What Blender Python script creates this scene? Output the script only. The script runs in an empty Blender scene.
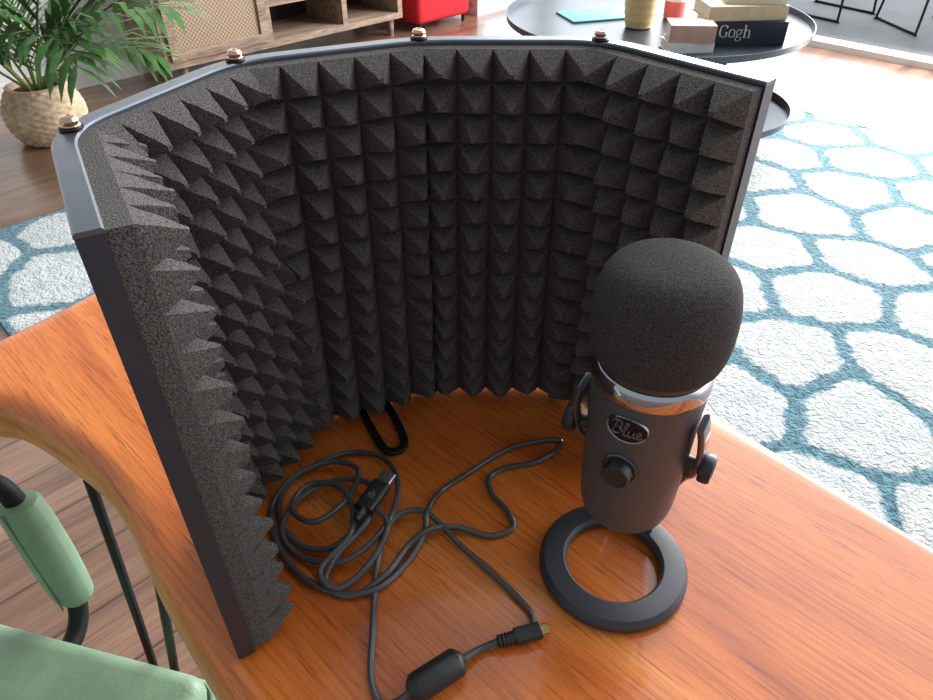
import bpy, math, random
from math import sin, cos, pi, radians, sqrt, atan2
from mathutils import Vector, Matrix
from mathutils.geometry import tessellate_polygon
random.seed(7)
S = bpy.context.scene
COL = S.collection
try:
    S.view_settings.view_transform = 'Standard'
except Exception:
    pass
TZ = 0.75            # table top height
CH = TZ + 0.418      # camera height
PITCH = radians(38.3); FPX = 701.0

def px(x, y, z):
    """point of the horizontal plane at height z that a photo pixel falls on"""
    xn = (x - 466.5) / FPX; yn = (350 - y) / FPX
    fw = cos(PITCH) + yn * sin(PITCH); dn = sin(PITCH) - yn * cos(PITCH)
    s = (CH - z) / dn
    return Vector((xn * s, fw * s, z))

# ------------------------------------------------------------------ camera
cam = bpy.data.cameras.new('camera'); co = bpy.data.objects.new('camera', cam); COL.objects.link(co)
cam.sensor_width = 36; cam.lens = FPX / 933 * 36; cam.clip_start = 0.01; cam.clip_end = 100
co.location = (0, 0, CH); co.rotation_euler = (pi / 2 - PITCH, 0, 0)
S.camera = co

# ------------------------------------------------------------------ materials
def mat(name, col, rough=0.5, metal=0.0, noise=None, bump=None, spec=None, coat=None, sheen=None):
    m = bpy.data.materials.new(name); m.use_nodes = True
    nt = m.node_tree; b = nt.nodes['Principled BSDF']
    b.inputs['Base Color'].default_value = (*col, 1); b.inputs['Roughness'].default_value = rough
    b.inputs['Metallic'].default_value = metal
    if spec is not None: b.inputs['Specular IOR Level'].default_value = spec
    if coat: b.inputs['Coat Weight'].default_value = coat; b.inputs['Coat Roughness'].default_value = 0.1
    if sheen: b.inputs['Sheen Weight'].default_value = sheen
    tc = nt.nodes.new('ShaderNodeTexCoord')
    n = nt.nodes.new('ShaderNodeTexNoise'); nt.links.new(tc.outputs['Object'], n.inputs['Vector'])
    sc, amt = noise if noise else (30, 0.08)
    n.inputs['Scale'].default_value = sc; n.inputs['Detail'].default_value = 3
    r = nt.nodes.new('ShaderNodeValToRGB'); nt.links.new(n.outputs['Fac'], r.inputs['Fac'])
    r.color_ramp.elements[0].position = 0.3; r.color_ramp.elements[1].position = 0.7
    r.color_ramp.elements[0].color = (*[max(0, c * (1 - amt)) for c in col], 1)
    r.color_ramp.elements[1].color = (*[min(1, c * (1 + amt)) for c in col], 1)
    nt.links.new(r.outputs['Color'], b.inputs['Base Color'])
    if bump:
        n2 = nt.nodes.new('ShaderNodeTexNoise'); nt.links.new(tc.outputs['Object'], n2.inputs['Vector'])
        n2.inputs['Scale'].default_value = bump[0]; n2.inputs['Detail'].default_value = 2
        bp = nt.nodes.new('ShaderNodeBump'); bp.inputs['Strength'].default_value = bump[1]
        bp.inputs['Distance'].default_value = bump[2]
        nt.links.new(n2.outputs['Fac'], bp.inputs['Height']); nt.links.new(bp.outputs['Normal'], b.inputs['Normal'])
    return m

def wood(name, dark, light, rot, scale, rough, board=None, coat=0.0, spec=0.5, fine=(5, 13), famt=0.6, rng=(.58, 1.0)):
    m = bpy.data.materials.new(name); m.use_nodes = True
    nt = m.node_tree; L = nt.links; b = nt.nodes['Principled BSDF']
    b.inputs['Roughness'].default_value = rough
    b.inputs['Coat Weight'].default_value = coat; b.inputs['Coat Roughness'].default_value = 0.22
    b.inputs['Specular IOR Level'].default_value = spec
    tc = nt.nodes.new('ShaderNodeTexCoord')
    rp = nt.nodes.new('ShaderNodeMapping'); rp.inputs['Rotation'].default_value = (0, 0, rot)
    L.new(tc.outputs['Object'], rp.inputs['Vector'])
    mp = nt.nodes.new('ShaderNodeMapping'); mp.inputs['Scale'].default_value = scale
    L.new(rp.outputs['Vector'], mp.inputs['Vector'])
    n = nt.nodes.new('ShaderNodeTexNoise'); n.inputs['Scale'].default_value = 1; n.inputs['Detail'].default_value = 7
    n.inputs['Distortion'].default_value = 0.5; n.inputs['Roughness'].default_value = 0.6
    L.new(mp.outputs['Vector'], n.inputs['Vector'])
    mp2 = nt.nodes.new('ShaderNodeMapping'); mp2.inputs['Scale'].default_value = (scale[0]*fine[0], scale[1]*fine[1], scale[2]*4)
    L.new(rp.outputs['Vector'], mp2.inputs['Vector'])
    f = nt.nodes.new('ShaderNodeTexNoise'); f.inputs['Scale'].default_value = 1; f.inputs['Detail'].default_value = 5
    L.new(mp2.outputs['Vector'], f.inputs['Vector'])
    add = nt.nodes.new('ShaderNodeMath'); add.operation = 'MULTIPLY_ADD'; add.inputs[1].default_value = famt
    L.new(f.outputs['Fac'], add.inputs[0]); L.new(n.outputs['Fac'], add.inputs[2])
    r = nt.nodes.new('ShaderNodeValToRGB'); L.new(add.outputs[0], r.inputs['Fac'])
    r.color_ramp.elements[0].position = rng[0]; r.color_ramp.elements[1].position = min(1, rng[1])
    r.color_ramp.elements[0].color = (*dark, 1); r.color_ramp.elements[1].color = (*light, 1)
    out = r.outputs['Color']
    if board:
        bt = nt.nodes.new('ShaderNodeTexBrick'); L.new(rp.outputs['Vector'], bt.inputs['Vector'])
        bt.inputs['Scale'].default_value = 1; bt.inputs['Brick Width'].default_value = board[0]
        bt.inputs['Row Height'].default_value = board[1]; bt.inputs['Mortar Size'].default_value = board[2]
        bt.inputs['Color1'].default_value = (*[board[3]]*3, 1); bt.inputs['Color2'].default_value = (1, 1, 1, 1)
        bt.inputs['Mortar'].default_value = (*[board[4]]*3, 1); bt.offset = 0.37
        mx = nt.nodes.new('ShaderNodeMix'); mx.data_type = 'RGBA'; mx.blend_type = 'MULTIPLY'
        mx.inputs['Factor'].default_value = 1
        L.new(out, mx.inputs['A']); L.new(bt.outputs['Color'], mx.inputs['B']); out = mx.outputs['Result']
    L.new(out, b.inputs['Base Color'])
    bp = nt.nodes.new('ShaderNodeBump'); bp.inputs['Strength'].default_value = 0.05; bp.inputs['Distance'].default_value = 0.0004
    L.new(f.outputs['Fac'], bp.inputs['Height']); L.new(bp.outputs['Normal'], b.inputs['Normal'])
    return m

def tabletop_wood():
    """varnished reddish hardwood: soft broad bands, fine fibres and short dark pores running along the slab"""
    m = bpy.data.materials.new('varnished_red_hardwood'); m.use_nodes = True
    nt = m.node_tree; L = nt.links; b = nt.nodes['Principled BSDF']
    b.inputs['Roughness'].default_value = 0.30; b.inputs['Specular IOR Level'].default_value = 0.4
    b.inputs['Coat Weight'].default_value = 0.6; b.inputs['Coat Roughness'].default_value = 0.09
    tc = nt.nodes.new('ShaderNodeTexCoord')
    rp = nt.nodes.new('ShaderNodeMapping'); rp.inputs['Rotation'].default_value = (0, 0, radians(44))
    L.new(tc.outputs['Object'], rp.inputs['Vector'])
    def noise(scale, detail, dist=0.0, rough=.5):
        mp = nt.nodes.new('ShaderNodeMapping'); mp.inputs['Scale'].default_value = scale
        L.new(rp.outputs['Vector'], mp.inputs['Vector'])
        n = nt.nodes.new('ShaderNodeTexNoise'); n.inputs['Scale'].default_value = 1; n.inputs['Detail'].default_value = detail
        n.inputs['Distortion'].default_value = dist; n.inputs['Roughness'].default_value = rough
        L.new(mp.outputs['Vector'], n.inputs['Vector']); return n
    def ramp(src, stops):
        r = nt.nodes.new('ShaderNodeValToRGB'); L.new(src, r.inputs['Fac'])
        e = r.color_ramp.elements
        e[0].position, e[0].color = stops[0][0], (*stops[0][1], 1); e[1].position, e[1].color = stops[-1][0], (*stops[-1][1], 1)
        for p, c_ in stops[1:-1]:
            x = e.new(p); x.color = (*c_, 1)
        return r
    def mul(a, b_, fac=1.0):
        mx = nt.nodes.new('ShaderNodeMix'); mx.data_type = 'RGBA'; mx.blend_type = 'MULTIPLY'; mx.inputs['Factor'].default_value = fac
        L.new(a, mx.inputs['A']); L.new(b_, mx.inputs['B']); return mx.outputs['Result']
    broad = ramp(noise((1.8, 9, 7), 5, 1.2, .5).outputs['Fac'], [(.30, (.38, .075, .012)), (.43, (.56, .128, .020)), (.56, (.69, .185, .032)), (.72, (.86, .29, .065))])
    fib = ramp(noise((11, 330, 60), 4, .2, .65).outputs['Fac'], [(.36, (.66, .57, .49)), (.56, (1.0, 1.0, 1.0))])
    pore = ramp(noise((30, 720, 90), 2).outputs['Fac'], [(.30, (.34, .26, .20)), (.38, (1, 1, 1))])
    # a few small knots
    mp = nt.nodes.new('ShaderNodeMapping'); mp.inputs['Scale'].default_value = (3.2, 7.5, 1); L.new(rp.outputs['Vector'], mp.inputs['Vector'])
    vo = nt.nodes.new('ShaderNodeTexVoronoi'); vo.inputs['Scale'].default_value = 1; L.new(mp.outputs['Vector'], vo.inputs['Vector'])
    kn = ramp(vo.outputs['Distance'], [(.03, (.35, .25, .2)), (.11, (1, 1, 1))])
    o_ = mul(mul(mul(broad.outputs['Color'], fib.outputs['Color'], .8), pore.outputs['Color'], .75), kn.outputs['Color'], .5)
    L.new(o_, b.inputs['Base Color'])
    return m

M = {}
M['table'] = tabletop_wood()
M['edge'] = wood('live_edge_wood', (0.42, 0.14, 0.035), (0.84, 0.37, 0.125), radians(45), (3, 9, 30), 0.40)
M['floor'] = wood('floor_planks', (0.12, 0.055, 0.033), (0.34, 0.19, 0.125), radians(-45), (1.2, 12, 12), 0.30, (1.3, 0.14, 0.003, 0.7, 0.35), coat=.7)
M['cab'] = wood('greyed_wood', (0.13, 0.082, 0.058), (0.42, 0.30, 0.22), 0, (3, 30, 30), 0.65)
M['foam'] = mat('charcoal_foam', (0.094, 0.086, 0.081), 0.95, noise=(1200, 0.75), bump=(1000, 0.7, 0.0011), spec=0.2)
M['wind'] = mat('windscreen_foam', (0.058, 0.053, 0.052), 0.95, noise=(1300, 0.65), bump=(1500, 0.8, 0.001), spec=0.2)
M['steel'] = mat('dark_painted_steel', (0.050, 0.058, 0.075), 0.32, 0.5, noise=(60, 0.1), coat=0.2)
M['rail_sheen'] = mat('steel_sheen_tint', (0.16, 0.18, 0.215), 0.28, 0.8, noise=(60, 0.06))  # frame steel made paler: reflected sky sheen put into the colour
M['black'] = mat('black_metal', (0.008, 0.008, 0.009), 0.5, 0.0, spec=.3)
M['plastic'] = mat('black_plastic', (0.02, 0.02, 0.022), 0.42)
M['mic'] = mat('slate_satin', (0.082, 0.085, 0.094), 0.43, 0.12, noise=(400, 0.06), spec=.5)
M['base'] = mat('graphite_base', (0.050, 0.052, 0.060), 0.42, 0.15, noise=(400, 0.06))
M['gloss'] = mat('glossy_graphite', (0.09, 0.10, 0.12), 0.15, 0.5, noise=(400, 0.04), coat=.5)
M['chrome'] = mat('polished_chrome', (0.50, 0.54, 0.60), 0.05, 1.0, noise=(10, 0.03))
M['mesh'] = mat('grille_mesh', (0.10, 0.10, 0.105), 0.35, 0.7, noise=(1500, 0.95))
M['bronze'] = mat('copper_screw', (0.72, 0.48, 0.36), 0.10, 1.0)
M['cable'] = mat('cable_rubber', (0.068, 0.068, 0.072), 0.28)
M['gold'] = mat('gold_contact', (0.6, 0.45, 0.22), 0.3, 1.0)
M['silver'] = mat('silver_mark', (0.55, 0.56, 0.58), 0.25, 0.9)
M['letters'] = mat('dark_glossy_lettering', (0.12, 0.125, 0.14), 0.15, 0.6)
M['rim'] = mat('badge_rim_metal', (0.28, 0.29, 0.32), 0.15, 0.9)
M['greymark'] = mat('grey_print', (0.25, 0.25, 0.27), 0.5)
M['mint'] = mat('mint_leatherette', (0.20, 0.32, 0.205), 0.48, noise=(22, 0.12), bump=(300, 0.3, 0.0010))
M['mintdark'] = mat('mint_piping', (0.12, 0.21, 0.14), 0.55)
M['white'] = mat('white_paint', (0.78, 0.78, 0.77), 0.55, noise=(3, 0.03))
M['wall'] = mat('wall_paint', (0.72, 0.72, 0.71), 0.8, noise=(2, 0.04))
M['patio'] = mat('patio_stone', (0.20, 0.21, 0.22), 0.7, noise=(3, 0.2))
M['basket'] = mat('woven_straw', (0.62, 0.46, 0.31), 0.8, noise=(40, 0.3))
M['soil'] = mat('soil', (0.04, 0.025, 0.015), 0.95, noise=(60, 0.5))
M['leaf'] = mat('palm_leaf', (0.075, 0.18, 0.05), 0.4, noise=(8, 0.4))
M['stem'] = mat('palm_stem', (0.18, 0.26, 0.07), 0.5)
M['tray'] = mat('dark_tray_metal', (0.06, 0.075, 0.095), 0.3, 0.5, noise=(5, 0.15))
M['red'] = mat('red_upholstery', (0.55, 0.01, 0.02), 0.8, noise=(40, 0.1))
M['paper'] = mat('page_paper', (0.75, 0.68, 0.55), 0.8, noise=(200, 0.1))
M['darkcover'] = mat('dark_cover', (0.02, 0.03, 0.045), 0.4)
M['cream'] = mat('cream_cover', (0.66, 0.52, 0.34), 0.5)
M['pink'] = mat('pink_cover', (0.6, 0.36, 0.3), 0.5)
M['mustard'] = mat('mustard_glaze', (0.72, 0.46, 0.13), 0.35)
M['teal'] = mat('teal_paper', (0.08, 0.35, 0.38), 0.5)
M['rose'] = mat('rose_candle', (0.72, 0.12, 0.12), 0.5)
M['dark'] = mat('cabinet_inside', (0.03, 0.024, 0.02), 0.8)
def rattan():
    m = bpy.data.materials.new('rattan_weave'); m.use_nodes = True; nt = m.node_tree; L = nt.links
    b = nt.nodes['Principled BSDF']; b.inputs['Roughness'].default_value = 0.75
    tc = nt.nodes.new('ShaderNodeTexCoord')
    ck = nt.nodes.new('ShaderNodeTexChecker'); ck.inputs['Scale'].default_value = 90
    ck.inputs['Color1'].default_value = (0.40, 0.29, 0.2, 1); ck.inputs['Color2'].default_value = (0.21, 0.145, 0.10, 1)
    L.new(tc.outputs['Object'], ck.inputs['Vector']); L.new(ck.outputs['Color'], b.inputs['Base Color'])
    return m
M['rattan'] = rattan()
def rug_mat():
    """pile whose colour goes from teal (attribute 0) to cream (1) with a ragged border"""
    m = bpy.data.materials.new('rug_pile'); m.use_nodes = True; nt = m.node_tree; L = nt.links
    b = nt.nodes['Principled BSDF']; b.inputs['Roughness'].default_value = .95; b.inputs['Sheen Weight'].default_value = .2
    at = nt.nodes.new('ShaderNodeAttribute'); at.attribute_name = 'cream'
    tc = nt.nodes.new('ShaderNodeTexCoord')
    def nz(s, d=3, dist=0.0):
        n = nt.nodes.new('ShaderNodeTexNoise'); n.inputs['Scale'].default_value = s; n.inputs['Detail'].default_value = d; n.inputs['Distortion'].default_value = dist
        L.new(tc.outputs['Object'], n.inputs['Vector']); return n
    n1 = nz(30, 5, 1.2)
    ma = nt.nodes.new('ShaderNodeMath'); ma.operation = 'MULTIPLY_ADD'; ma.inputs[1].default_value = 1.9; L.new(n1.outputs['Fac'], ma.inputs[0])
    L.new(at.outputs['Fac'], ma.inputs[2])
    mr = nt.nodes.new('ShaderNodeMapRange'); mr.interpolation_type = 'SMOOTHSTEP'; mr.inputs['From Min'].default_value = 1.22; mr.inputs['From Max'].default_value = 1.80
    L.new(ma.outputs[0], mr.inputs['Value'])
    def two(c1, c2, s):
        r = nt.nodes.new('ShaderNodeValToRGB'); L.new(nz(s).outputs['Fac'], r.inputs['Fac'])
        r.color_ramp.elements[0].position = .33; r.color_ramp.elements[1].position = .66
        r.color_ramp.elements[0].color = (*c1, 1); r.color_ramp.elements[1].color = (*c2, 1); return r
    t = two((.03, .11, .155), (.10, .235, .29), 60); w_ = two((.39, .42, .43), (.52, .545, .545), 28)
    mx = nt.nodes.new('ShaderNodeMix'); mx.data_type = 'RGBA'; L.new(mr.outputs['Result'], mx.inputs['Factor'])
    L.new(t.outputs['Color'], mx.inputs['A']); L.new(w_.outputs['Color'], mx.inputs['B']); L.new(mx.outputs['Result'], b.inputs['Base Color'])
    bp = nt.nodes.new('ShaderNodeBump'); bp.inputs['Strength'].default_value = 1; bp.inputs['Distance'].default_value = .011
    L.new(nz(75, 3, .8).outputs['Fac'], bp.inputs['Height']); L.new(bp.outputs['Normal'], b.inputs['Normal'])
    return m
M['rug'] = rug_mat()

# ------------------------------------------------------------------ mesh helpers
class MB:
    def __init__(s): s.v = []; s.f = []; s.m = []
    def add(s, vs, fs, T=None, mi=0):
        o = len(s.v)
        s.v += [tuple((T @ Vector(v)) if T else v) for v in vs]
        s.f += [tuple(i + o for i in f) for f in fs]; s.m += [mi] * len(fs); return s
    def box(s, c, d, T=None, mi=0, bev=0.0):
        x, y, z = c; a, b, h = d[0]/2, d[1]/2, d[2]/2
        if bev <= 0:
            vs = [(x+i*a, y+j*b, z+k*h) for i in (-1,1) for j in (-1,1) for k in (-1,1)]
            fs = [(0,1,3,2),(4,6,7,5),(0,4,5,1),(2,3,7,6),(0,2,6,4),(1,5,7,3)]
            return s.add(vs, fs, T, mi)
        n = 4; loops = []
        prof = []
        for k in range(n+1):
            t = k/n*pi/2; prof.append((bev*(1-sin(t)), -h+bev*(1-cos(t))))
        for k in range(n+1):
            t = k/n*pi/2; prof.append((bev*(1-cos(t)), h-bev*(1-sin(t))))
        rb = max(bev*1.2, 0.0005)
        rb = min(rb, a*0.95, b*0.95)
        for ins, zz in prof:
            lp = []
            for cx, cy, a0 in ((a-rb, b-rb, 0), (-a+rb, b-rb, pi/2), (-a+rb, -b+rb, pi), (a-rb, -b+rb, 3*pi/2)):
                for q in range(n+1):
                    t = a0+q/n*pi/2; rr = max(rb-ins, 0.0001)
                    lp.append((x+cx+rr*cos(t), y+cy+rr*sin(t), z+zz))
            loops.append(lp)
        return s.loft(loops, T, mi)
    def loft(s, loops, T=None, mi=0, cap=True, closed=False):
        n = len(loops[0]); vs = [p for l in loops for p in l]; fs = []
        R = len(loops)
        for i in range(R if closed else R-1):
            j = (i+1) % R
            for k in range(n):
                fs.append((i*n+k, i*n+(k+1)%n, j*n+(k+1)%n, j*n+k))
        if cap and not closed:
            fs.append(tuple(reversed(range(n)))); fs.append(tuple((R-1)*n+k for k in range(n)))
        return s.add(vs, fs, T, mi)
    def lathe(s, prof, seg=48, T=None, mi=0, closed=False):
        loops = [[(r*cos(2*pi*k/seg), r*sin(2*pi*k/seg), z) for k in range(seg)] for r, z in prof]
        return s.loft(loops, T, mi, closed=closed)
    def tube(s, pts, r, seg=10, T=None, mi=0, flat=None, up=None, soft=.6):
        pts = [Vector(p) for p in pts]; loops = []
        t0 = (pts[1]-pts[0]).normalized()
        u = Vector(up) if up else (Vector((0,0,1)) if abs(t0.z) < 0.9 else Vector((1,0,0)))
        for i, p in enumerate(pts):
            t = (pts[min(i+1, len(pts)-1)]-pts[max(i-1, 0)]).normalized()
            u = (u - t*u.dot(t)).normalized(); w = t.cross(u)
            rr = r[i] if isinstance(r, (list, tuple)) else r
            if flat:   # rounded rectangle, half sizes (along u, along w)
                hu, hw = flat[0]*rr, flat[1]*rr; c = min(hu, hw)*soft; lp = []
                for su, sw, a0 in ((1,1,0),(-1,1,pi/2),(-1,-1,pi),(1,-1,3*pi/2)):
                    for q in range(5):
                        a = a0+q/4*pi/2
                        lp.append(p + u*(su*(hu-c)+c*cos(a)) + w*(sw*(hw-c)+c*sin(a)))
                loops.append(lp)
            else:
                loops.append([p + (u*cos(2*pi*k/seg)+w*sin(2*pi*k/seg))*rr for k in range(seg)])
        return s.loft([[tuple(q) for q in l] for l in loops], T, mi)
    def shift(s, o):
        s.v = [(a-o[0], b-o[1], c-o[2]) for a, b, c in s.v]; return s
    def caps(s, loops_idx, n):
        for li, flip in loops_idx:
            for t in tessellate_polygon([[Vector(s.v[li*n+k]) for k in range(n)]]):
                a, b_, c_ = [li*n+k for k in t]
                up = (Vector(s.v[b_])-Vector(s.v[a])).cross(Vector(s.v[c_])-Vector(s.v[a])).z > 0
                if up == flip: a, b_ = b_, a
                s.f.append((a, b_, c_)); s.m.append(0)
        return s
    def build(s, name, mats, parent=None, smooth=True, ang=35):
        me = bpy.data.meshes.new(name); me.from_pydata(s.v, [], s.f)
        if not isinstance(mats, (list, tuple)): mats = [mats]
        for m in mats: me.materials.append(m)
        me.polygons.foreach_set('material_index', s.m)
        me.update(); me.validate()
        if smooth:
            me.polygons.foreach_set('use_smooth', [True]*len(me.polygons))
            try: me.set_sharp_from_angle(angle=radians(ang))
            except Exception: pass
        o = bpy.data.objects.new(name, me); COL.objects.link(o)
        if parent: o.parent = parent
        return o
def tag(o, label=None, cat=None, group=None, kind=None):
    if label: o['label'] = label
    if cat: o['category'] = cat
    if group: o['group'] = group
    if kind: o['kind'] = kind
    return o
def thing(name, loc, rz, label, cat, group=None):
    o = bpy.data.objects.new(name, None); COL.objects.link(o); o.location = loc; o.rotation_euler = (0, 0, rz)
    o.empty_display_size = 0.05
    return tag(o, label, cat, group)
def spline(P, n=10, closed=False):
    P = [Vector(p) for p in P]; out = []; N = len(P)
    for i in range(N if closed else N-1):
        g = (lambda k: P[k % N]) if closed else (lambda k: P[max(0, min(N-1, k))])
        a, b, c, d = g(i-1), g(i), g(i+1), g(i+2)
        for k in range(n):
            t = k/n
            out.append(0.5*((2*b)+(c-a)*t+(2*a-5*b+4*c-d)*t*t+(3*b-a-3*c+d)*t**3))
    if not closed: out.append(P[-1])
    return out
def roty(a): return Matrix.Rotation(a, 4, 'Y')
def rotx(a): return Matrix.Rotation(a, 4, 'X')
def rotz(a): return Matrix.Rotation(a, 4, 'Z')
def tr(x, y, z): return Matrix.Translation((x, y, z))
def room(a, b, z=0.0):   # a = X+Y, b = Y-X
    return Vector(((a-b)/2, (a+b)/2, z))

# ------------------------------------------------------------------ setting
fl = MB(); c = [room(-6, 8), room(6.45, 8), room(6.45, -6), room(-6, -6)]
fl.add([tuple(p) for p in c]+[(p.x, p.y, -0.05) for p in c], [(0,3,2,1),(4,5,6,7),(0,1,5,4),(1,2,6,5),(2,3,7,6),(3,0,4,7)])
tag(fl.build('floor', M['floor'], smooth=False), kind='structure')
def slab(name, a0, a1, b0, b1, z0, z1, m, parent=None, struct=True):
    q = MB(); ps = [room(a0, b0), room(a1, b0), room(a1, b1), room(a0, b1)]
    q.add([(p.x, p.y, z0) for p in ps]+[(p.x, p.y, z1) for p in ps], [(0,1,2,3),(4,7,6,5),(0,4,5,1),(1,5,6,2),(2,6,7,3),(3,7,4,0)])
    o = q.build(name, m, parent, smooth=False)
    if struct: tag(o, kind='structure')
    return o
slab('wall_left', -3, 5.20, 5.62, 5.8, 0, 2.6, M['wall'])
slab('baseboard_left', -3, 5.20, 5.59, 5.62, 0, 0.09, M['white'])
slab('ground_patio', 6.62, 14, -8, 12, -0.06, -0.015, M['patio'])
w1 = slab('window_1', 6.45, 6.62, -4, 5.3, -0.02, 0.035, M['white'])
slab('track_rail', 6.50, 6.53, -4, 5.3, 0.035, 0.05, M['white'], w1, False)
slab('stile', 6.45, 6.6, 5.1, 5.3, 0.035, 2.4, M['white'], w1, False)
w2 = slab('window_2', 5.20, 6.45, 5.05, 5.25, -0.02, 0.05, M['white'])
slab('track_rail', 5.20, 6.45, 5.11, 5.15, 0.05, 0.07, M['white'], w2, False)
slab('stile', 5.20, 5.30, 5.05, 5.8, 0.05, 2.4, M['white'], w2, False)
slab('ground_terrace', 5.20, 6.45, 5.26, 9, -0.06, 0.005, M['patio'])

# ------------------------------------------------------------------ rug
def make_rug():
    a0, a1, b0, b1 = 0.28, 4.85, -0.10, 3.72
    LX = (a1-a0)/sqrt(2); LY = (b1-b0)/sqrt(2)
    o = room(a0, b0); root_loc = (o.x, o.y, 0)
    q = MB(); q.box((LX/2, LY/2, 0.006), (LX, LY, 0.012), bev=0.004)
    cream = [0.0]*len(q.v)
    pw, ph = 0.31, 0.285
    rnd = random.Random(3)
    def lat(x, y):      # lattice corner, moved by a hash shared by neighbouring cells
        r_ = random.Random(int(round(x*997))*7919+int(round(y*991)))
        return Vector((x+r_.uniform(-.034, .034), y+r_.uniform(-.034, .034), 0))
    row = 0
    while row*ph < LY+0.4:
        y = -0.05+row*ph
        col = 0
        while col*pw < LX+0.4:
            x = -0.1+col*pw+(pw/2 if row % 2 else 0)
            H_ = [lat(x+a, y+b) for a, b in ((pw/2, -ph*.31), (pw/2, ph*.31), (0, ph*.69), (-pw/2, ph*.31), (-pw/2, -ph*.31), (0, -ph*.69))]
            cen = sum(H_, Vector((0, 0, 0)))/6
            gap = .008
            ins = []
            for i in range(6):
                A, B, C_ = H_[i-1], H_[i], H_[(i+1) % 6]
                d1 = (B-A).normalized(); d2 = (C_-B).normalized()
                n1 = Vector((-d1.y, d1.x, 0)); n2 = Vector((-d2.y, d2.x, 0))
                mm = (n1+n2).normalized(); ins.append(B+mm*(gap/max(.4, mm.dot(n1))))
            pp = []
            for i in range(6):
                A, B = ins[i], ins[(i+1) % 6]
                for t in (.16, .5, .84):
                    p = A.lerp(B, t)
                    if t == .5: p += (p-cen).normalized()*rnd.uniform(-.010, .004)
                    pp.append(p)
            R = spline(pp, 4, closed=True); N = len(R)
            pts = [(min(max(p.x, 0.012), LX-0.012), min(max(p.y, 0.012), LY-0.012)) for p in R]
            xs = [p[0] for p in pts]; ys = [p[1] for p in pts]
            if max(xs)-min(xs) > 0.05 and max(ys)-min(ys) > 0.05:
                cxm = sum(xs)/N; cym = sum(ys)/N
                def rg(s_, z): return [(cxm+(a-cxm)*s_, cym+(b-cym)*s_, z) for a, b in pts]
                q.loft([rg(1, .0118), rg(.91, .0128), rg(.78, .0142), rg(.6, .0146)])
                cream += [0.0]*N+[.60]*N+[1.2]*N+[1.4]*N
            col += 1
        row += 1
    ob = q.build('rug', M['rug'])
    at = ob.data.attributes.new('cream', 'FLOAT', 'POINT'); at.data.foreach_set('value', cream)
    ob.location = root_loc; ob.rotation_euler = (0, 0, pi/4)
    tag(ob, 'large shaggy rug with cream rounded cells outlined in teal on the floor', 'rug')
make_rug()

# ------------------------------------------------------------------ wooden table
tt = thing('dining_table', (0.2, 0.2, 0), 0, 'orange hardwood live-edge table under the microphone and foam shield', 'table')
def make_table():
    near = [px(x, y, TZ) for x, y in ((0, 398), (52, 425), (100, 466), (132, 513), (160, 566), (192, 626), (228, 692))]
    far = [px(x, y, TZ) for x, y in ((933, 541), (735, 424))]
    d = (far[0]-far[1]).normalized()
    P = [far[0]+d*1.3, far[0]+d*0.6, far[0], far[0]*.5+far[1]*.5, far[1], far[1]-d*0.2, far[1]-d*0.42,
         Vector((-0.15, 0.80, 0)), Vector((-0.25, 0.80, 0)), Vector((-0.335, 0.735, 0)), Vector((-0.401, 0.638, 0)), Vector((-0.44, 0.575, 0)), Vector((-0.475, 0.53, 0)), Vector((-0.487, 0.47, 0))]
    P += near
    nd = Vector((.74, -.67, 0))
    P += [near[-1]+nd*0.15, near[-1]+nd*0.35, near[-1]+nd*0.7, near[-1]+nd*1.2, near[-1]+nd*1.5]
    P = [Vector((p.x, p.y, 0)) for p in P]
    R = spline(P, 6, closed=True); n = len(R)
    A = sum(R[i].x*R[(i+1)%n].y-R[(i+1)%n].x*R[i].y for i in range(n))
    if A < 0: R.reverse()
    for _ in range(5): R = [(R[i-1]+R[i]*2+R[(i+1) % n])/4 for i in range(n)]
    loops = []
    for off, z in ((-0.014, -0.058), (-0.004, -0.055), (0.004, -0.044), (0.007, -0.030), (0.0055, -0.018), (0.002, -0.009), (-0.003, -0.003), (-0.008, -.0006), (-0.013, 0.0), (-0.02, 0.0)):
        lp = []
        for i in range(n):
            t = (R[(i+1)%n]-R[i-1]).normalized(); nn = Vector((t.y, -t.x, 0))
            wob = .0016*sin(i*.31+z*30) if -.05 < z < -.001 else 0
            p = R[i]+nn*(off+wob); lp.append((p.x, p.y, TZ+z))
        loops.append(lp)
    q = MB(); q.loft(loops, cap=False)
    q.m = [1 if (k < 5*n) else 0 for k in range(len(q.f))]
    q.shift((0.2, 0.2, 0)); q.caps(((len(loops)-1, False), (0, True)), n)
    q.build('tabletop', [M['table'], M['edge']], tt, ang=60)
    def hairpin(t1, t2, b, zb=.008):
        h = MB()
        t1 = Vector((*t1, TZ-0.050)); t2 = Vector((*t2, TZ-0.050)); b = Vector((*b, zb))
        side = (t2-t1).normalized()*0.012
        h.tube(spline([t1, t1*.5+b*.5-side*.3, b-side+Vector((0,0,.03)), b, b+side+Vector((0,0,.03)), t2*.5+b*.5+side*.3, t2], 8), 0.0048, 10)
        h.shift((0.2, 0.2, 0)); h.build('leg', M['black'], tt)
    hairpin((-0.330, 0.411), (-0.258, 0.358), (-0.43, 0.46))
    hairpin((-0.22, 0.70), (-0.28, 0.62), (-0.25, 0.66), .022)
    hairpin((0.95, -0.50), (0.87, -0.56), (0.91, -0.53))
    hairpin((1.05, -0.36), (1.1, -0.44), (1.08, -0.40))
make_table()

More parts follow.
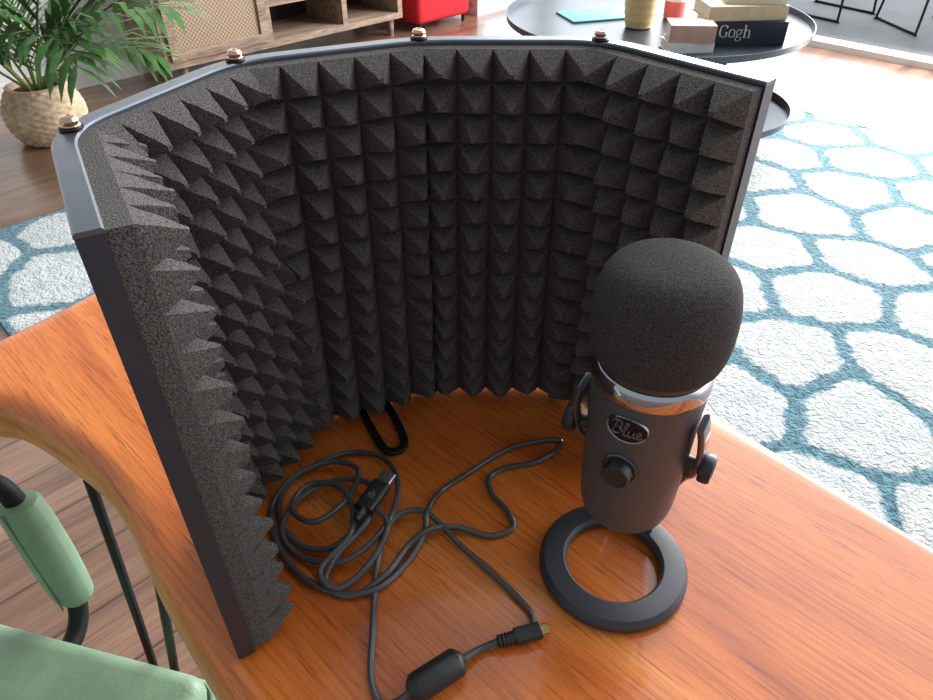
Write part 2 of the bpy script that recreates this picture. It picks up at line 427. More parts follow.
# ------------------------------------------------------------------ foam isolation shield
H = 0.297
hp = [(-0.1345, 0.2215), (-0.1890, 0.3185), (-0.1380, 0.4290), (-0.0308, 0.4755), (0.0870, 0.4750), (0.166, 0.390)]
hp = [Vector((a, b, 0)) for a, b in hp]
SL = (0, 0.4, TZ)
sh = thing('isolation_shield', SL, 0, 'five-panel folding shield lined with charcoal pyramid foam on the table', 'acoustic shield')
def nrm(d): return Vector((d.y, -d.x, 0))
def make_shield():
    th = 0.0052
    dirs = [(hp[i+1]-hp[i]).normalized() for i in range(5)]
    ns = [nrm(d) for d in dirs]
    def corner(i):      # quadratic curve round hinge i
        w = 0.026; a = hp[i]-dirs[i-1]*w; b = hp[i]+dirs[i]*w; out = []
        for k in range(13):
            t = k/12; p = a*(1-t)**2+hp[i]*2*t*(1-t)+b*t*t
            tg = ((hp[i]-a)*(1-t)+(b-hp[i])*t).normalized(); out.append((p, nrm(tg)))
        return out
    cor = {i: corner(i) for i in range(1, 5)}
    for i in range(5):
        line = []
        line += [(hp[0], ns[0])] if i == 0 else cor[i][6:]
        line += [(hp[5], ns[4])] if i == 4 else cor[i+1][:7]
        n = len(line)*2
        def ring(ins, z):
            return [((p-m*(th-ins)).x, (p-m*(th-ins)).y, TZ+z) for p, m in line]+[((p+m*(th-ins)).x, (p+m*(th-ins)).y, TZ+z) for p, m in reversed(line)]
        q = MB(); q.loft([ring(.001, .0035), ring(0, .0045), ring(0, H-.0022)], cap=False); q.shift(SL); q.caps(((0, True), (2, False)), n)
        pn = q.build('panel', M['steel'], sh, ang=30)
        q = MB(); q.loft([ring(-.0002, H-.0024), ring(-.0002, H-.0008), ring(.0008, H)], cap=False); q.shift(SL); q.caps(((0, True), (2, False)), n)
        q.build('top_rail', M['rail_sheen'], pn, ang=30)  # top of the same steel frame, its reflected light painted in as a paler tint
        nc, nr = (6, 14) if i < 2 else (5, 14)
        L = (hp[i+1]-hp[i]).length
        base, amp = 0.0100, 0.0215
        z0, z1 = (0.007, .0115, .0135, .0130, .010)[i], H-0.0020-.0003*i
        f0 = .0020 if i > 0 else 0.0015; f1 = L-(.0020 if i < 4 else 0.0015)
        rnd = random.Random(i)
        q = MB()
        cw, chh = (f1-f0)/nc, (z1-z0)/nr
        def P3(al, zz, d_):
            p = hp[i]+dirs[i]*al+ns[i]*(th+d_); return (p.x, p.y, TZ+zz)
        ns_ = 4
        for cu in range(nc):
            for cv in range(nr):
                ca, cz = f0+(cu+.5)*cw, z0+(cv+.5)*chh
                jk = 1.4 if i < 2 else 1.0
                ja, jz, ja2 = rnd.uniform(-.12, .12)*jk, rnd.uniform(-.10, .10)*jk-.10, rnd.uniform(.86, 1.05)
                rings = []
                for m in (1.0, .84, .67, .50, .34, .22, .13):
                    t = 1-m; h = amp*ja2*min(1, 1.08*t**0.92)
                    rg = []
                    for (sx, sz), (ex, ez) in (((-1,-1),(1,-1)), ((1,-1),(1,1)), ((1,1),(-1,1)), ((-1,1),(-1,-1))):
                        for k in range(ns_):
                            u = sx+(ex-sx)*k/ns_; v = sz+(ez-sz)*k/ns_
                            jj = 0 if m == 1.0 else .00026
                            rg.append(P3(ca+u*m*cw/2+ja*h*.6+rnd.uniform(-jj, jj), max(.002, cz+v*m*chh/2+jz*h*.6+rnd.uniform(-jj, jj)), base+h+rnd.uniform(-jj, jj)))
                    rings.append(rg)
                n4 = len(rings[0]); vs = [p for r_ in rings for p in r_]; fs = []
                for a in range(len(rings)-1):
                    for k in range(n4):
                        fs.append((a*n4+k, a*n4+(k+1) % n4, (a+1)*n4+(k+1) % n4, (a+1)*n4+k))
                fs.append(tuple((len(rings)-1)*n4+k for k in range(n4)))
                q.add(vs, fs)
        lo, hi = f0, f1
        q.add([P3(lo, z0, -.002), P3(hi, z0, -.002), P3(hi, z1, -.002), P3(lo, z1, -.002), P3(lo, z0, base), P3(hi, z0, base), P3(hi, z1, base), P3(lo, z1, base)],
              [(0,1,5,4),(1,2,6,5),(2,3,7,6),(3,0,4,7),(0,3,2,1)])
        q.shift(SL); q.build('foam_lining', M['foam'], sh, ang=36)
    for i in range(1, 5):
        c0 = cor[i][6][0]
        T = tr(c0.x, c0.y, TZ+H)
        q = MB(); q.lathe([(0.0052, 0), (0.0056, .0004), (0.0056, .0009), (0.0048, .0012)], 24, T); q.shift(SL)
        q.build('hinge_washer', M['black'], sh)
        q = MB(); q.lathe([(0.0034, .0011), (0.0043, .0013), (0.0045, .0019), (.0042, .0023), (.0035, .0026), (0.0041, .0030), (0.0043, .0042), (0.0036, .0056), (0.0021, .0062), (0.0014, .0061), (.0011, .0050)], 28, T); q.shift(SL)
        q.build('hinge_screw', M['bronze'], sh)
        q = MB(); q.lathe([(0.005, 0), (0.005, .0032)], 20, tr(c0.x, c0.y, TZ+.0003)); q.shift(SL)
        q.build('hinge_foot', M['black'], sh)
    pts = [px(358, 400, TZ+.004), px(368, 422, TZ+.004), px(378, 440, TZ+.004), px(386, 450, TZ+.004), px(397, 451, TZ+.004), px(404, 444, TZ+.004), px(402, 433, TZ+.004), px(393, 414, TZ+.004), px(384, 398, TZ+.004)]
    q = MB(); q.tube(spline([pts[0]+Vector((-.012,.045,0))]+pts+[pts[-1]+Vector((-.012,.045,0))], 6), 1, flat=(.0018, .0035)); q.shift(SL)
    tag(q.build('slotted_bracket', M['black'], sh), 'black slotted metal loop')
make_shield()

# ------------------------------------------------------------------ microphone
MC = (0.1002, 0.2905, TZ)
mic = thing('microphone', MC, radians(-30.5), 'graphite desktop microphone with black foam windscreen on a ring stand', 'microphone')
def make_mic():
    q = MB(); q.lathe([(0.003, .0600), (.012, .0602), (.0185, .0612), (.0232, .0636), (.0262, .0676), (.0280, .0735), (.0290, .082), (.0300, .11), (.0310, .150), (.0313, .166), (.0313, .1704)], 64)
    q.build('body', M['mic'], mic)
    q = MB(); q.lathe([(.0312, .1704), (.0319, .1708), (.0324, .1730), (.0324, .1770), (.0320, .1800), (.0313, .1818), (.0302, .1828)], 72)
    q.build('chrome_band', M['chrome'], mic, ang=60)
    q = MB(); q.lathe([(.0302, .1822), (.0305, .186), (.0305, .20), (.028, .218), (.02, .228), (.005, .232)], 48)
    q.build('grille', M['mesh'], mic)
    pr = [(.0300, .1895), (.0315, .1875), (.0335, .1885), (.0352, .1930), (.0364, .2000), (.0368, .2080), (.0366, .2160), (.0356, .2245), (.0334, .2325), (.0292, .2388), (.0225, .2425), (.0125, .2443), (.0015, .2450)]
    pr = [(p.x, p.y) for p in spline([Vector((a, b, 0)) for a, b in pr], 4)]
    q = MB(); q.lathe(pr, 72)
    q.build('foam_windscreen', M['wind'], mic)
    def wrap(v, R):
        return (R*sin(v[0]/R), -R*cos(v[0]/R), v[1])
    zc = .1565
    Rs = 0.0312
    BA, BB = .0110, .0079
    rings = []
    for s_, rr in ((1, Rs-.0006), (1, Rs+.0005), (.8, Rs+.0005), (.4, Rs+.0005), (.03, Rs+.0005)):
        rings.append([wrap((BA*s_*cos(2*pi*k/40), zc+BB*s_*sin(2*pi*k/40)), rr) for k in range(40)])
    bd = MB().loft(rings).build('badge', M['black'], mic)
    rings = []
    for s_, rr in ((1.10, Rs-.0004), (1.09, Rs+.0010), (1.05, Rs+.0015), (.99, Rs+.0010), (.98, Rs+.0003)):
        rings.append([wrap((BA*s_*cos(2*pi*k/48), zc+BB*s_*sin(2*pi*k/48)), rr) for k in range(48)])
    MB().loft(rings, cap=False).build('badge_rim', M['rim'], bd)
    # script lettering of the badge: B l u e
    strokes = [
        [(-.12, .02), (.02, .03), (.12, .35), (.22, .75), (.28, 1.0)],
        [(-.10, .72), (-.02, .95), (.22, 1.10), (.48, 1.08), (.60, .92), (.52, .70), (.30, .58), (.20, .56)],
        [(.30, .57), (.55, .52), (.62, .30), (.48, .08), (.22, -.03), (.02, .03)],
        [(.60, .18), (.78, .42), (.95, .82), (.98, 1.05), (.88, 1.08), (.82, .80), (.78, .35), (.80, .08), (.90, .02), (1.02, .15)],
        [(1.02, .15), (1.12, .56), (1.08, .25), (1.12, .04), (1.24, .06), (1.36, .28), (1.44, .56), (1.40, .22), (1.46, .04), (1.56, .10)],
        [(1.56, .10), (1.70, .26), (1.84, .42), (1.80, .56), (1.68, .52), (1.62, .28), (1.68, .06), (1.82, .04), (1.98, .20)],
    ]
    q = MB()
    for st in strokes:
        pts = spline([Vector(((x-.92)*.0084, (y-.5)*.0082, 0)) for x, y in st], 5)
        pts = [wrap((p.x, zc+p.y), Rs+.0008) for p in pts]
        n = len(pts); q.tube(pts, [(.00044+.00040*abs(sin(pi*2*k/n))) for k in range(n)], 8)
    q.build('badge_lettering', M['letters'], bd)
    zk = .1255
    T = tr(0, -.0296, zk) @ rotx(pi/2)
    q = MB(); q.lathe([(.0104, -.001), (.0104, .0014), (.0096, .0018), (.0088, .0012)], 40, T); q.build('knob_ring', M['gloss'], mic)
    q = MB(); q.lathe([(.0080, .0), (.0080, .0078), (.0075, .0088), (.0065, .0091), (.0060, .0085), (.0005, .0083)], 40, T); q.build('volume_knob', M['plastic'], mic)
    q = MB()
    for k in range(-2, 3):
        u = k*.0016; w = .0008; R_ = .0306
        pts = [wrap((u-w/2, zk-.0155), R_), wrap((u+w/2, zk-.0155), R_), wrap((u+w/2, zk-.0145), R_), wrap((u-w/2, zk-.0145), R_)]
        q.add(pts, [(0,1,2,3)])
    q.build('printed_mark', M['greymark'], mic, smooth=False)
    q = MB()
    for s_ in (-1, 1):
        pth = spline([(s_*.0338, -.008, .158), (s_*.0352, -.007, .152), (s_*.0364, -.003, .138), (s_*.0362, .002, .122), (s_*.0345, .010, .108), (s_*.030, .020, .094), (s_*.024, .029, .072), (s_*.018, .035, .042), (s_*.014, .037, .008)], 8)
        q.tube(pth, 1, flat=(.0019, .0074), up=(1, 0, 0), soft=.95)
    q.box((0, .0365, .011), (.034, .012, .012), bev=.003)
    q.build('yoke', M['gloss'], mic)
    for s_ in (-1, 1):
        T = tr(s_*.0352, 0, .120) @ roty(s_*pi/2)
        q = MB(); q.lathe([(.004, -.005), (.004, .0024), (.0082, .0028), (.0090, .0040), (.0090, .0080), (.0080, .0096), (.006, .0099), (.0058, .0092), (.0005, .0092)], 32, T)
        q.build('pivot_knob', M['plastic'], mic)
    cy = -.004
    Ri, Ro = .0318, .0500
    prof = [(Ri+.0008, .0012), (Ri, .0022), (Ri, .0080), (Ri+.0018, .0102), (Ri+.0022, .0104), (Ro-.0036, .0104), (Ro-.0030, .0102), (Ro-.0004, .0066), (Ro, .0058), (Ro, .0022), (Ro-.0008, .0012)]
    T = tr(.0018, cy+.0012, 0)
    q = MB(); q.lathe(prof, 96, T, closed=True); rb = q.build('ring_base', M['base'], mic, ang=25)
    q = MB(); q.lathe([(Ri+.002, 0), (Ro-.003, 0), (Ro-.003, .0014), (Ri+.002, .0014)], 64, T, closed=True); q.build('rubber_pad', M['plastic'], rb)
make_mic()

# ------------------------------------------------------------------ cable
def make_cable():
    loc = px(380, 560, TZ)
    c = thing('charging_cable', tuple(loc), 0, 'black coiled cable with small angled plug and ferrite cylinder', 'cable')
    r = 0.0022
    def P(x, y, z=0.0): return px(x, y, TZ+r+.0004+z)
    a = [P(497, 642, .003), P(478, 650, .002), P(460, 661, .006)]
    q = MB(); q.tube(spline(a, 8), r)
    b = [P(412, 691, .006), P(396, 702, .001), P(380, 702), P(371, 675), P(373, 630), P(375, 590), P(379, 552, .005), P(389, 524, .007), P(408, 511, .006), P(430, 515, .006), P(460, 545, .002), P(496, 577), P(522, 602), P(533, 618), P(530, 632)]
    q.tube(spline(b, 8), r)
    # bundle: loops of different size and centre piled over one another, then the long bight towards the microphone
    d = [P(366, 505, .010), P(356, 528, .008), P(330, 548, .004), P(300, 545, .002), P(280, 520), P(284, 490, .002), P(312, 466, .002), P(352, 452, .002), P(386, 460, .004), P(398, 488, .009), P(384, 528, .010), P(346, 560, .006), P(304, 558, .002), P(282, 532, .003), P(298, 500, .007), P(338, 480, .008), P(372, 486, .011), P(368, 520, .012), P(336, 556, .009), P(326, 584, .002), P(352, 596), P(386, 574, .003), P(408, 546, .003), P(428, 530, .006), P(456, 527, .002), P(490, 536), P(512, 528), P(508, 512), P(492, 494), P(489, 478), P(506, 468), P(536, 462), P(556, 450), P(560, 441), P(540, 441), P(506, 450), P(470, 472), P(440, 492), P(427, 512, .008), P(424, 534, .003), P(404, 566), P(374, 590, .002), P(334, 592), P(300, 574, .002), P(276, 540, .002), P(272, 508), P(292, 478, .006), P(330, 462, .007), P(358, 470, .009), P(346, 500, .013), P(314, 522, .013), P(292, 508, .010), P(310, 484, .011), P(344, 490, .013), P(352, 530, .013), P(320, 570, .008), P(340, 588, .003), P(372, 560, .007), P(388, 524, .013), P(372, 506, .015)]
    q.tube(spline(d, 8), r)
    q.shift(loc); q.build('cord', M['cable'], c)
    f0, f1 = P(463, 658, .0070), P(409, 693, .0070)
    dd = (f1-f0).normalized(); L = (f1-f0).length
    q = MB(); n = [0, .002, .004, .0055, L-.0055, L-.004, L-.002, L]; rr = [.0042, .0068, .0085, .0090, .0090, .0085, .0068, .0042]
    q.tube([f0+dd*t for t in n], rr, 28); q.shift(loc); q.build('ferrite_cylinder', M['plastic'], c)
    p0, p1 = P(497, 642, .0035), P(540, 630, .0035); dd = (p1-p0).normalized()
    q = MB(); q.tube([p0, p0+dd*.004, p0+dd*.0045, p0+dd*.012], [.0026, .0030, .0034, .0038], 16)
    for k in range(5): q.tube([p0+dd*(.001+k*.0024), p0+dd*(.0022+k*.0024)], .0042, 16)
    q.tube([p0+dd*.012, p0+dd*.014, p1-dd*.001, p1], 1, flat=(.0034, .0052)); q.shift(loc)
    pl = q.build('plug', M['plastic'], c)
    q = MB(); q.tube([p1-dd*.001, p1+dd*.0055], 1, flat=(.0012, .0034)); q.shift(loc); q.build('plug_tip', M['gold'], pl)
    p0, p1 = P(356, 520, .018), P(382, 484, .018); dd = (p1-p0).normalized()
    q = MB(); q.tube([p0, p0+dd*.010], [.0026, .0038], 16)
    q.tube([p0+dd*.010, p0+dd*.0115, p1-dd*.001, p1], 1, flat=(.0038, .0072)); q.shift(loc)
    pl = q.build('plug', M['plastic'], c)
    q = MB(); q.tube([p1-dd*.001, p1+dd*.0105], 1, flat=(.0023, .0058)); q.shift(loc); q.build('plug_tip', M['silver'], pl)
    q = MB()
    m_ = p0*.4+p1*.6+Vector((0, 0, .0038)); w = dd.cross(Vector((0, 0, 1)))
    for k in (-1, 0, 1):
        a_ = m_+w*k*.002; q.tube([a_-dd*.003, a_+dd*(.004-abs(k)*.002)], .00025, 6)
    q.shift(loc); q.build('plug_symbol', M['greymark'], pl)
make_cable()

# ------------------------------------------------------------------ green chair
def make_chair():
    o = (-0.534, 0.205, 0)
    ch = thing('dining_chair', o, radians(-14), 'mint green padded chair with black tube frame drawn up to the table', 'chair')
    q = MB(); q.box((0, 0, .439), (.45, .43, .042), bev=.018); q.build('seat', M['mint'], ch)
    q = MB(); q.box((0, 0, .413), (.47, .45, .022), bev=.009); q.build('seat_base', M['mint'], ch)
    q = MB()
    lp = []
    for cx, cy, a0 in ((.205, .195, 0), (-.205, .195, pi/2), (-.205, -.195, pi), (.205, -.195, 3*pi/2)):
        for k in range(6):
            t = a0+k/5*pi/2; lp.append((cx+.0215*cos(t), cy+.0215*sin(t), .425))
    q.tube(lp+[lp[0]], .0030, 8); q.build('piping', M['mintdark'], ch)
    for sx in (-1, 1):
        for sy in (-1, 1):
            q = MB(); q.tube([(sx*.19, sy*.18, .405), (sx*.205, sy*.195, .0)], .009, 12); q.build('leg', M['black'], ch)
    R = rotz(radians(14))
    def W(x, y, z):
        v = R @ Vector((x-o[0], y-o[1], 0)); return (v.x, v.y, z)
    q = MB(); q.tube(spline([W(-.445, .385, .425), W(-.440, .420, .428), W(-.440, .442, .446), W(-.442, .450, .48), W(-.446, .454, .54), W(-.450, .457, .60), W(-.466, .455, .645), W(-.52, .43, .665), W(-.62, .38, .665), W(-.72, .22, .66), W(-.74, .08, .62), W(-.70, .02, .44)], 8), .0105, 14)
    q.build('arm_tube', M['black'], ch)
    pth = spline([W(-.441, .449, .462), W(-.443, .451, .50), W(-.446, .454, .54), W(-.449, .456, .59), W(-.451, .457, .615)], 6); n = len(pth)
    q = MB(); q.tube(pth, [min(1, .80+.20*sin(pi*k/(n-1))**.5*1.0) for k in range(n)], flat=(.0200, .0250), up=(0, 1, 0), soft=.97); pad = q.build('arm_pad', M['mint'], ch, ang=60)
    q = MB(); q.tube([Vector(p)+Vector((.0, -.0200, 0)) for p in pth], .0010, 6); q.build('pad_seam', M['mintdark'], pad)
    q = MB(); q.tube(spline([W(-.75, .30, .47), W(-.80, .24, .66), W(-.80, .10, .70), W(-.76, -.04, .66), W(-.66, -.08, .47)], 8), 1, flat=(.02, .05)); q.build('backrest', M['mint'], ch)
make_chair()

# ------------------------------------------------------------------ potted palm
def make_palm():
    b = px(55, 138, 0.0); loc = (b.x, b.y, 0)
    pot = thing('potted_palm', loc, 0, 'leafy green palm in a round straw basket beside the wooden cabinet', 'plant')
    loops = [[(.10*cos(2*pi*k/64), .10*sin(2*pi*k/64), 0) for k in range(64)]]
    NR = 34
    for i in range(NR+1):
        t = i/NR; r0 = .115+.045*sin(pi*min(1, t*1.05))**.8; lp = []
        for k in range(64):
            r = r0+(.0035 if ((i//2+k//2) % 2) else -.0015); lp.append((r*cos(2*pi*k/64), r*sin(2*pi*k/64), .005+.225*t))
        loops.append(lp)
    for rr, zz in ((.104, .232), (.098, .20)): loops.append([(rr*cos(2*pi*k/64), rr*sin(2*pi*k/64), zz) for k in range(64)])
    MB().loft(loops).build('basket', M['basket'], pot, ang=25)
    MB().lathe([(.10, .19), (.10, .206), (.02, .212)], 32).build('soil', M['soil'], pot)
    rnd = random.Random(5)
    for az, ln, lf, dr in ((-18, .85, .50, .45), (10, .85, .62, .40), (-5, 1.00, .85, .55), (-45, .7, .7, .9), (38, .7, 1.1, .5), (-80, .75, .95, .8),
                           (-120, .8, 1.0, .8), (-155, .75, 1.1, .7), (178, .55, .9, .7), (110, .42, 1.8, .3), (-28, 1.10, 1.2, .6), (205, .65, .6, .8), (-60, 1.0, 1.5, .5), (-10, .62, .40, .55)):
        q = MB(); st = MB()
        a = radians(az); dirh = Vector((cos(a), sin(a), 0)); pts = []
        p = Vector((cos(a)*.025, sin(a)*.025, .205)); ang = math.atan(lf*1.8); N = 16
        for k in range(N+1):
            pts.append(p.copy()); t = k/N; aa = ang-dr*2.0*t*t
            p += (dirh*cos(aa)+Vector((0, 0, 1))*sin(aa))*ln/N
        st.tube(pts, [.006*(1-k/N*.8) for k in range(N+1)], 6)
        NL = int(N*1.1)
        for k in range(3, NL+1):
            t = k/NL; i = min(int(t*N), N-1); f = t*N-i; c0 = pts[i].lerp(pts[i+1], f)
            tg = (pts[i+1]-pts[i]).normalized(); sd = tg.cross(Vector((0, 0, 1))).normalized()
            ll = (.30*sin(pi*min(1, .18+t*.74))+.08)*min(1, ln+.15)
            for s_ in (-1, 1):
                dv = (tg*.85+sd*s_*.65+Vector((0, 0, rnd.uniform(-.1, .25)))).normalized(); w = .0165
                m1 = c0+dv*ll*.4; m2 = c0+dv*ll*.75+Vector((0, 0, -.10*ll)); e = c0+dv*ll+Vector((0, 0, -.32*ll))
                nn = dv.cross(Vector((0, 0, 1))).normalized()*w
                q.add([tuple(c0-nn*.3), tuple(c0+nn*.3), tuple(m1+nn), tuple(m1-nn), tuple(m2+nn*.7), tuple(m2-nn*.7), tuple(e)], [(0,1,2,3),(3,2,4,5),(5,4,6)])
        fr = q.build('frond', M['leaf'], pot, smooth=False)
        st.build('stalk', M['stem'], fr)
make_palm()

# ------------------------------------------------------------------ cabinet
def make_cabinet():
    loc = room(2.10, 5.05); LX, D = 1.53, .38
    c = thing('media_cabinet', tuple(loc), pi/4, 'grey-brown wooden low cabinet with rattan door and open shelves', 'cabinet')
    z0, z1, t = .10, .60, .034
    q = MB()
    q.box((LX/2, D/2, z0+t/2), (LX, D, t)); q.box((LX/2, D/2, z1-t/2), (LX+.02, D+.01, t))
    for x in (t/2, .60, 1.10, LX-t/2): q.box((x, D/2, (z0+z1)/2), (t, D, z1-z0-2*t))
    q.build('body', M['cab'], c, smooth=False)
    q = MB(); q.box((LX/2, D-.006, (z0+z1)/2), (LX-2*t, .01, z1-z0-2*t)); q.build('back_panel', M['dark'], c, smooth=False)
    for xa, xb in ((.620, 1.080), (1.120, LX-.036)):
        q = MB(); q.box(((xa+xb)/2, D/2, .31), (xb-xa, D-.03, .030)); q.build('shelf', M['cab'], c, smooth=False)
    q = MB(); x0, x1 = .03, .585; za, zb = z0+.036, z1-.036; w = .045
    q.box(((x0+x1)/2, -.004, za+w/2), (x1-x0, .022, w)); q.box(((x0+x1)/2, -.004, zb-w/2), (x1-x0, .022, w))
    q.box((x0+w/2, -.004, (za+zb)/2), (w, .022, zb-za-2*w)); q.box((x1-w/2, -.004, (za+zb)/2), (w, .022, zb-za-2*w))
    d = q.build('door', M['cab'], c, smooth=False)
    q = MB(); q.box(((x0+x1)/2, .002, (za+zb)/2), (x1-x0-2*w, .01, zb-za-2*w)); q.build('rattan_panel', M['rattan'], d, smooth=False)
    q = MB(); q.lathe([(.012, 0), (.014, .012), (.004, .018)], 16, tr(x1-.022, -.015, .38) @ rotx(pi/2)); q.build('knob', M['black'], d)
    for x in (.10, LX-.06):
        for y in (.05, D-.05):
            q = MB(); q.tube([(x, y, z0), (x, y, 0)], [.022, .018], 12); q.build('leg', M['cab'], c)
make_cabinet()

# ------------------------------------------------------------------ red armchair
def make_red():
    loc = room(4.72, 4.98)
    c = thing('armchair', tuple(loc), pi/4, 'bright red upholstered armchair next to the cabinet by the window', 'armchair')
    q = MB(); q.box((0, .19, .22), (.46, .36, .36), bev=.03); q.build('seat', M['red'], c)
    q = MB(); q.box((0, .33, .62), (.46, .08, .5), bev=.03); q.build('backrest', M['red'], c)
    for s_ in (-1, 1):
        q = MB(); q.box((s_*.20, .17, .50), (.06, .30, .16), bev=.02); q.build('armrest', M['red'], c)
        for y in (.04, .33):
            q = MB(); q.tube([(s_*.19, y, .05), (s_*.19, y, 0)], .012, 10); q.build('leg', M['black'], c)
make_red()

# ------------------------------------------------------------------ coffee tables and what stands on them
TH = 0.42
def round_table(loc, R, h, label, rim=.025):
    c = thing('coffee_table', (loc[0], loc[1], 0), 0, label, 'coffee table', None)
    q = MB(); q.lathe([(.01, h-.006), (R*.97, h-.006), (R-.004, h), (R, h+rim), (R-.004, h+rim), (R-.010, h+.002), (R*.96, h), (.01, h)], 96)
    q.build('tray_top', M['tray'], c)
    for k in range(3):
        a = 2*pi*k/3+pi*0.27
        q = MB(); q.tube([(R*.80*cos(a), R*.80*sin(a), h-.006), (R*.84*cos(a), R*.84*sin(a), 0.0158)], .011, 12); q.build('leg', M['black'], c)
    q = MB(); n = 48; q.tube([(R*.80*cos(2*pi*k/n), R*.80*sin(2*pi*k/n), h-.018) for k in range(n+1)], .008, 8); q.build('support_hoop', M['black'], c)
    return c
cc = px(655, 20, TH)
round_table((cc.x, cc.y), .635, TH, 'large round dark metal tray table carrying books and a cup')
round_table((cc.x+.09, cc.y-.33), .41, .17, 'low small round dark table partly under the large tray table')

def serif_word(scale):
    """the letters G o g h drawn with thick and thin strokes and serifs, local x-z plane"""
    q = MB()
    def stroke(pts, w):
        pts = [Vector((x*scale, 0, z*scale)) for x, z in pts]
        pts = spline(pts, 5) if len(pts) > 2 else pts
        n = len(pts)
        for i in range(n-1):
            a, b = pts[i], pts[i+1]; t = (b-a).normalized(); k = w*scale*(.35+.65*abs(t.z))
            nn = Vector((-t.z, 0, t.x))*k*.5
            e = t*k*.15
            q.add([tuple(a-nn-e), tuple(a+nn-e), tuple(b+nn+e), tuple(b-nn+e)], [(0,1,2,3)])
    stroke([(.68, .78), (.55, .96), (.36, 1.0), (.14, .86), (.06, .5), (.14, .14), (.38, 0), (.60, .06), (.66, .16)], .13)
    stroke([(.68, .80), (.68, .98)], .06); stroke([(.66, .06), (.66, .42)], .13); stroke([(.52, .42), (.78, .42)], .1)
    x = .90
    stroke([(x, .33), (x+.06, .58), (x+.24, .66), (x+.42, .58), (x+.48, .33), (x+.42, .08), (x+.24, 0), (x+.06, .08), (x, .33)], .11)
    stroke([(1.56, .44), (1.62, .60), (1.76, .66), (1.90, .60), (1.96, .44), (1.90, .28), (1.76, .22), (1.62, .28), (1.56, .44)], .10)
    stroke([(1.90, .60), (2.06, .68)], .08)
    stroke([(1.66, .24), (1.58, .12), (1.70, .04), (1.92, .02), (2.02, -.12), (1.90, -.28), (1.70, -.30), (1.54, -.22), (1.56, -.06), (1.68, .02)], .09)
    stroke([(2.28, 0), (2.28, 1.05)], .12); stroke([(2.16, 0), (2.40, 0)], .14); stroke([(2.16, 1.02), (2.30, 1.05)], .1)
    stroke([(2.28, .48), (2.42, .62), (2.58, .64), (2.68, .5), (2.68, 0)], .11); stroke([(2.56, 0), (2.80, 0)], .14)
    return q
def book(center, dims, rz, z, cover, label, group=None, txt=None, tcol=None):
    w, d, h = dims
    b = thing('book', (center.x, center.y, z), rz, label, 'book', group)
    q = MB(); q.box((0, 0, .002), (w, d, .004)); q.box((0, 0, h-.002), (w, d, .004)); q.box((0, -d/2+.003, h/2), (w, .006, h-.008))
    q.build('cover', cover, b, smooth=False)
    q = MB(); q.box((0, .002, h/2), (w-.01, d-.012, h-.0081)); q.build('pages', M['paper'], b, smooth=False)
    if txt:
        q = serif_word(txt[0]); q.shift((-txt[1], d/2+.0008, -txt[2])); q.build('spine_lettering', tcol, b, smooth=False)
    return b
p = px(746, 47, TH); bz = TH+.001
book(p+Vector((0, .12, 0)), (.30, .20, .085), radians(-3), bz, M['darkcover'], 'thick dark book with white spine lettering at the bottom of the taller stack', txt=(.042, -.100, .028), tcol=M['white'])
book(p+Vector((-.015, .12, 0)), (.30, .19, .05), radians(4), bz+.086, M['cream'], 'wide cream book lying on the thick dark book')
book(p+Vector((.03, .13, 0)), (.22, .16, .03), radians(-6), bz+.137, M['paper'], 'pale thin book on top of the taller stack')
p2 = px(690, 55, TH)
book(p2+Vector((0, .07, 0)), (.17, .11, .035), radians(8), bz, M['white'], 'small white book under the pink one at the front of the tray')
book(p2+Vector((.005, .07, 0)), (.165, .11, .06), radians(-4), bz+.036, M['pink'], 'small pinkish book on the small white book')
p3 = px(592, 16, TH)
q = MB(); q.box((0, 0, .004), (.26, .19, .007), bev=.002)
o = q.build('magazine', M['teal']); o.location = (p3.x, p3.y, TH); o.rotation_euler = (0, 0, .3); tag(o, 'thin teal magazine lying flat at the left of the tray table', 'magazine')
p4 = px(638, 27, TH)
cup = thing('cup', (p4.x, p4.y, TH+.0005), 0, 'cream and mustard banded ceramic cup on the tray table', 'cup')
MB().lathe([(.045, 0), (.053, .004), (.060, .04), (.064, .08), (.067, .12), (.068, .16), (.064, .16), (.060, .10), (.02, .09)], 32).build('body', M['cream'], cup)
for zb in (.022, .052, .082, .112):
    rb_ = .0535+.0125*min(1, zb/.11)**.6
    MB().lathe([(rb_-.004, zb), (rb_+.0020, zb), (rb_+.0028, zb+.012), (rb_-.004, zb+.012)], 32).build('painted_band', M['mustard'], cup)
p5 = px(673, 18, TH)
cup = thing('candle_glass', (p5.x, p5.y, TH+.0005), 0, 'rose red candle glass with pale rim beside the banded cup', 'candle')
MB().lathe([(.035, 0), (.042, .004), (.044, .07)], 28).build('glass', M['rose'], cup)
MB().lathe([(.0445, .07), (.046, .10), (.042, .10), (.040, .075), (.005, .072)], 28).build('rim', M['white'], cup)

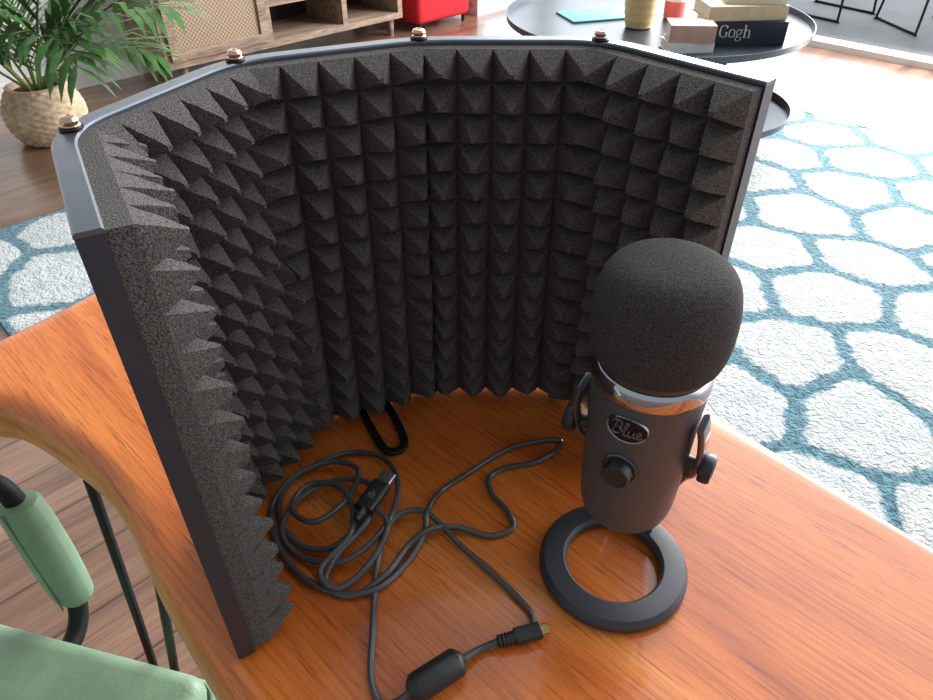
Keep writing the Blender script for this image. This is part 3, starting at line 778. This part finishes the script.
# ------------------------------------------------------------------ garden chairs beyond the window
def garden_chair(p, rz, label):
    c = thing('garden_chair', (p.x, p.y, -.015), rz, label, 'garden chair', 'wire-legged garden chairs on the patio')
    MB().box((0, 0, .44), (.42, .42, .03), bev=.01).build('seat', M['black'], c)
    q = MB(); q.tube(spline([(-.2, .2, .45), (-.22, .25, .8), (.22, .25, .8), (.2, .2, .45)], 8), .012, 10); q.build('backrest', M['black'], c)
    for sx in (-1, 1):
        q = MB(); q.tube(spline([(sx*.18, -.18, .43), (sx*.21, -.22, .02), (sx*.21, -.20, .008), (sx*.21, .20, .008), (sx*.21, .22, .02), (sx*.18, .18, .43)], 6), .008, 8)
        q.build('leg', M['black'], c)
garden_chair(px(826, 12, -.015), .6, 'black wire-legged garden chair nearer the coffee table')
garden_chair(px(925, 26, -.015), .1, 'black wire-legged garden chair at the right beyond the window track')

# ------------------------------------------------------------------ light
w = bpy.data.worlds.new('world'); S.world = w; w.use_nodes = True
nt = w.node_tree; L = nt.links; bg = nt.nodes['Background']
tc = nt.nodes.new('ShaderNodeTexCoord')
dt = nt.nodes.new('ShaderNodeVectorMath'); dt.operation = 'DOT_PRODUCT'
nv = nt.nodes.new('ShaderNodeVectorMath'); nv.operation = 'NORMALIZE'
L.new(tc.outputs['Generated'], nv.inputs[0]); L.new(nv.outputs[0], dt.inputs[0])
dt.inputs[1].default_value = Vector((.72, .68, .15)).normalized()
mr = nt.nodes.new('ShaderNodeMapRange'); mr.interpolation_type = 'SMOOTHSTEP'
mr.inputs['From Min'].default_value = 0.3; mr.inputs['From Max'].default_value = 0.98
mr.inputs['To Min'].default_value = 0.46; mr.inputs['To Max'].default_value = 4.6
L.new(dt.outputs['Value'], mr.inputs['Value']); L.new(mr.outputs['Result'], bg.inputs['Strength'])
bg.inputs['Color'].default_value = (0.91, 0.96, 1.0, 1)
al = bpy.data.lights.new('window_light', 'AREA'); al.shape = 'RECTANGLE'; al.size = 3.6; al.size_y = 1.7; al.energy = 350; al.color = (1, .975, .94)
ao = bpy.data.objects.new('window_light', al); COL.objects.link(ao)
ao.location = room(6.4, 1.6, 1.75)
ao.rotation_euler = (Vector((-.7, -.7, -.28))).to_track_quat('-Z', 'Z').to_euler()
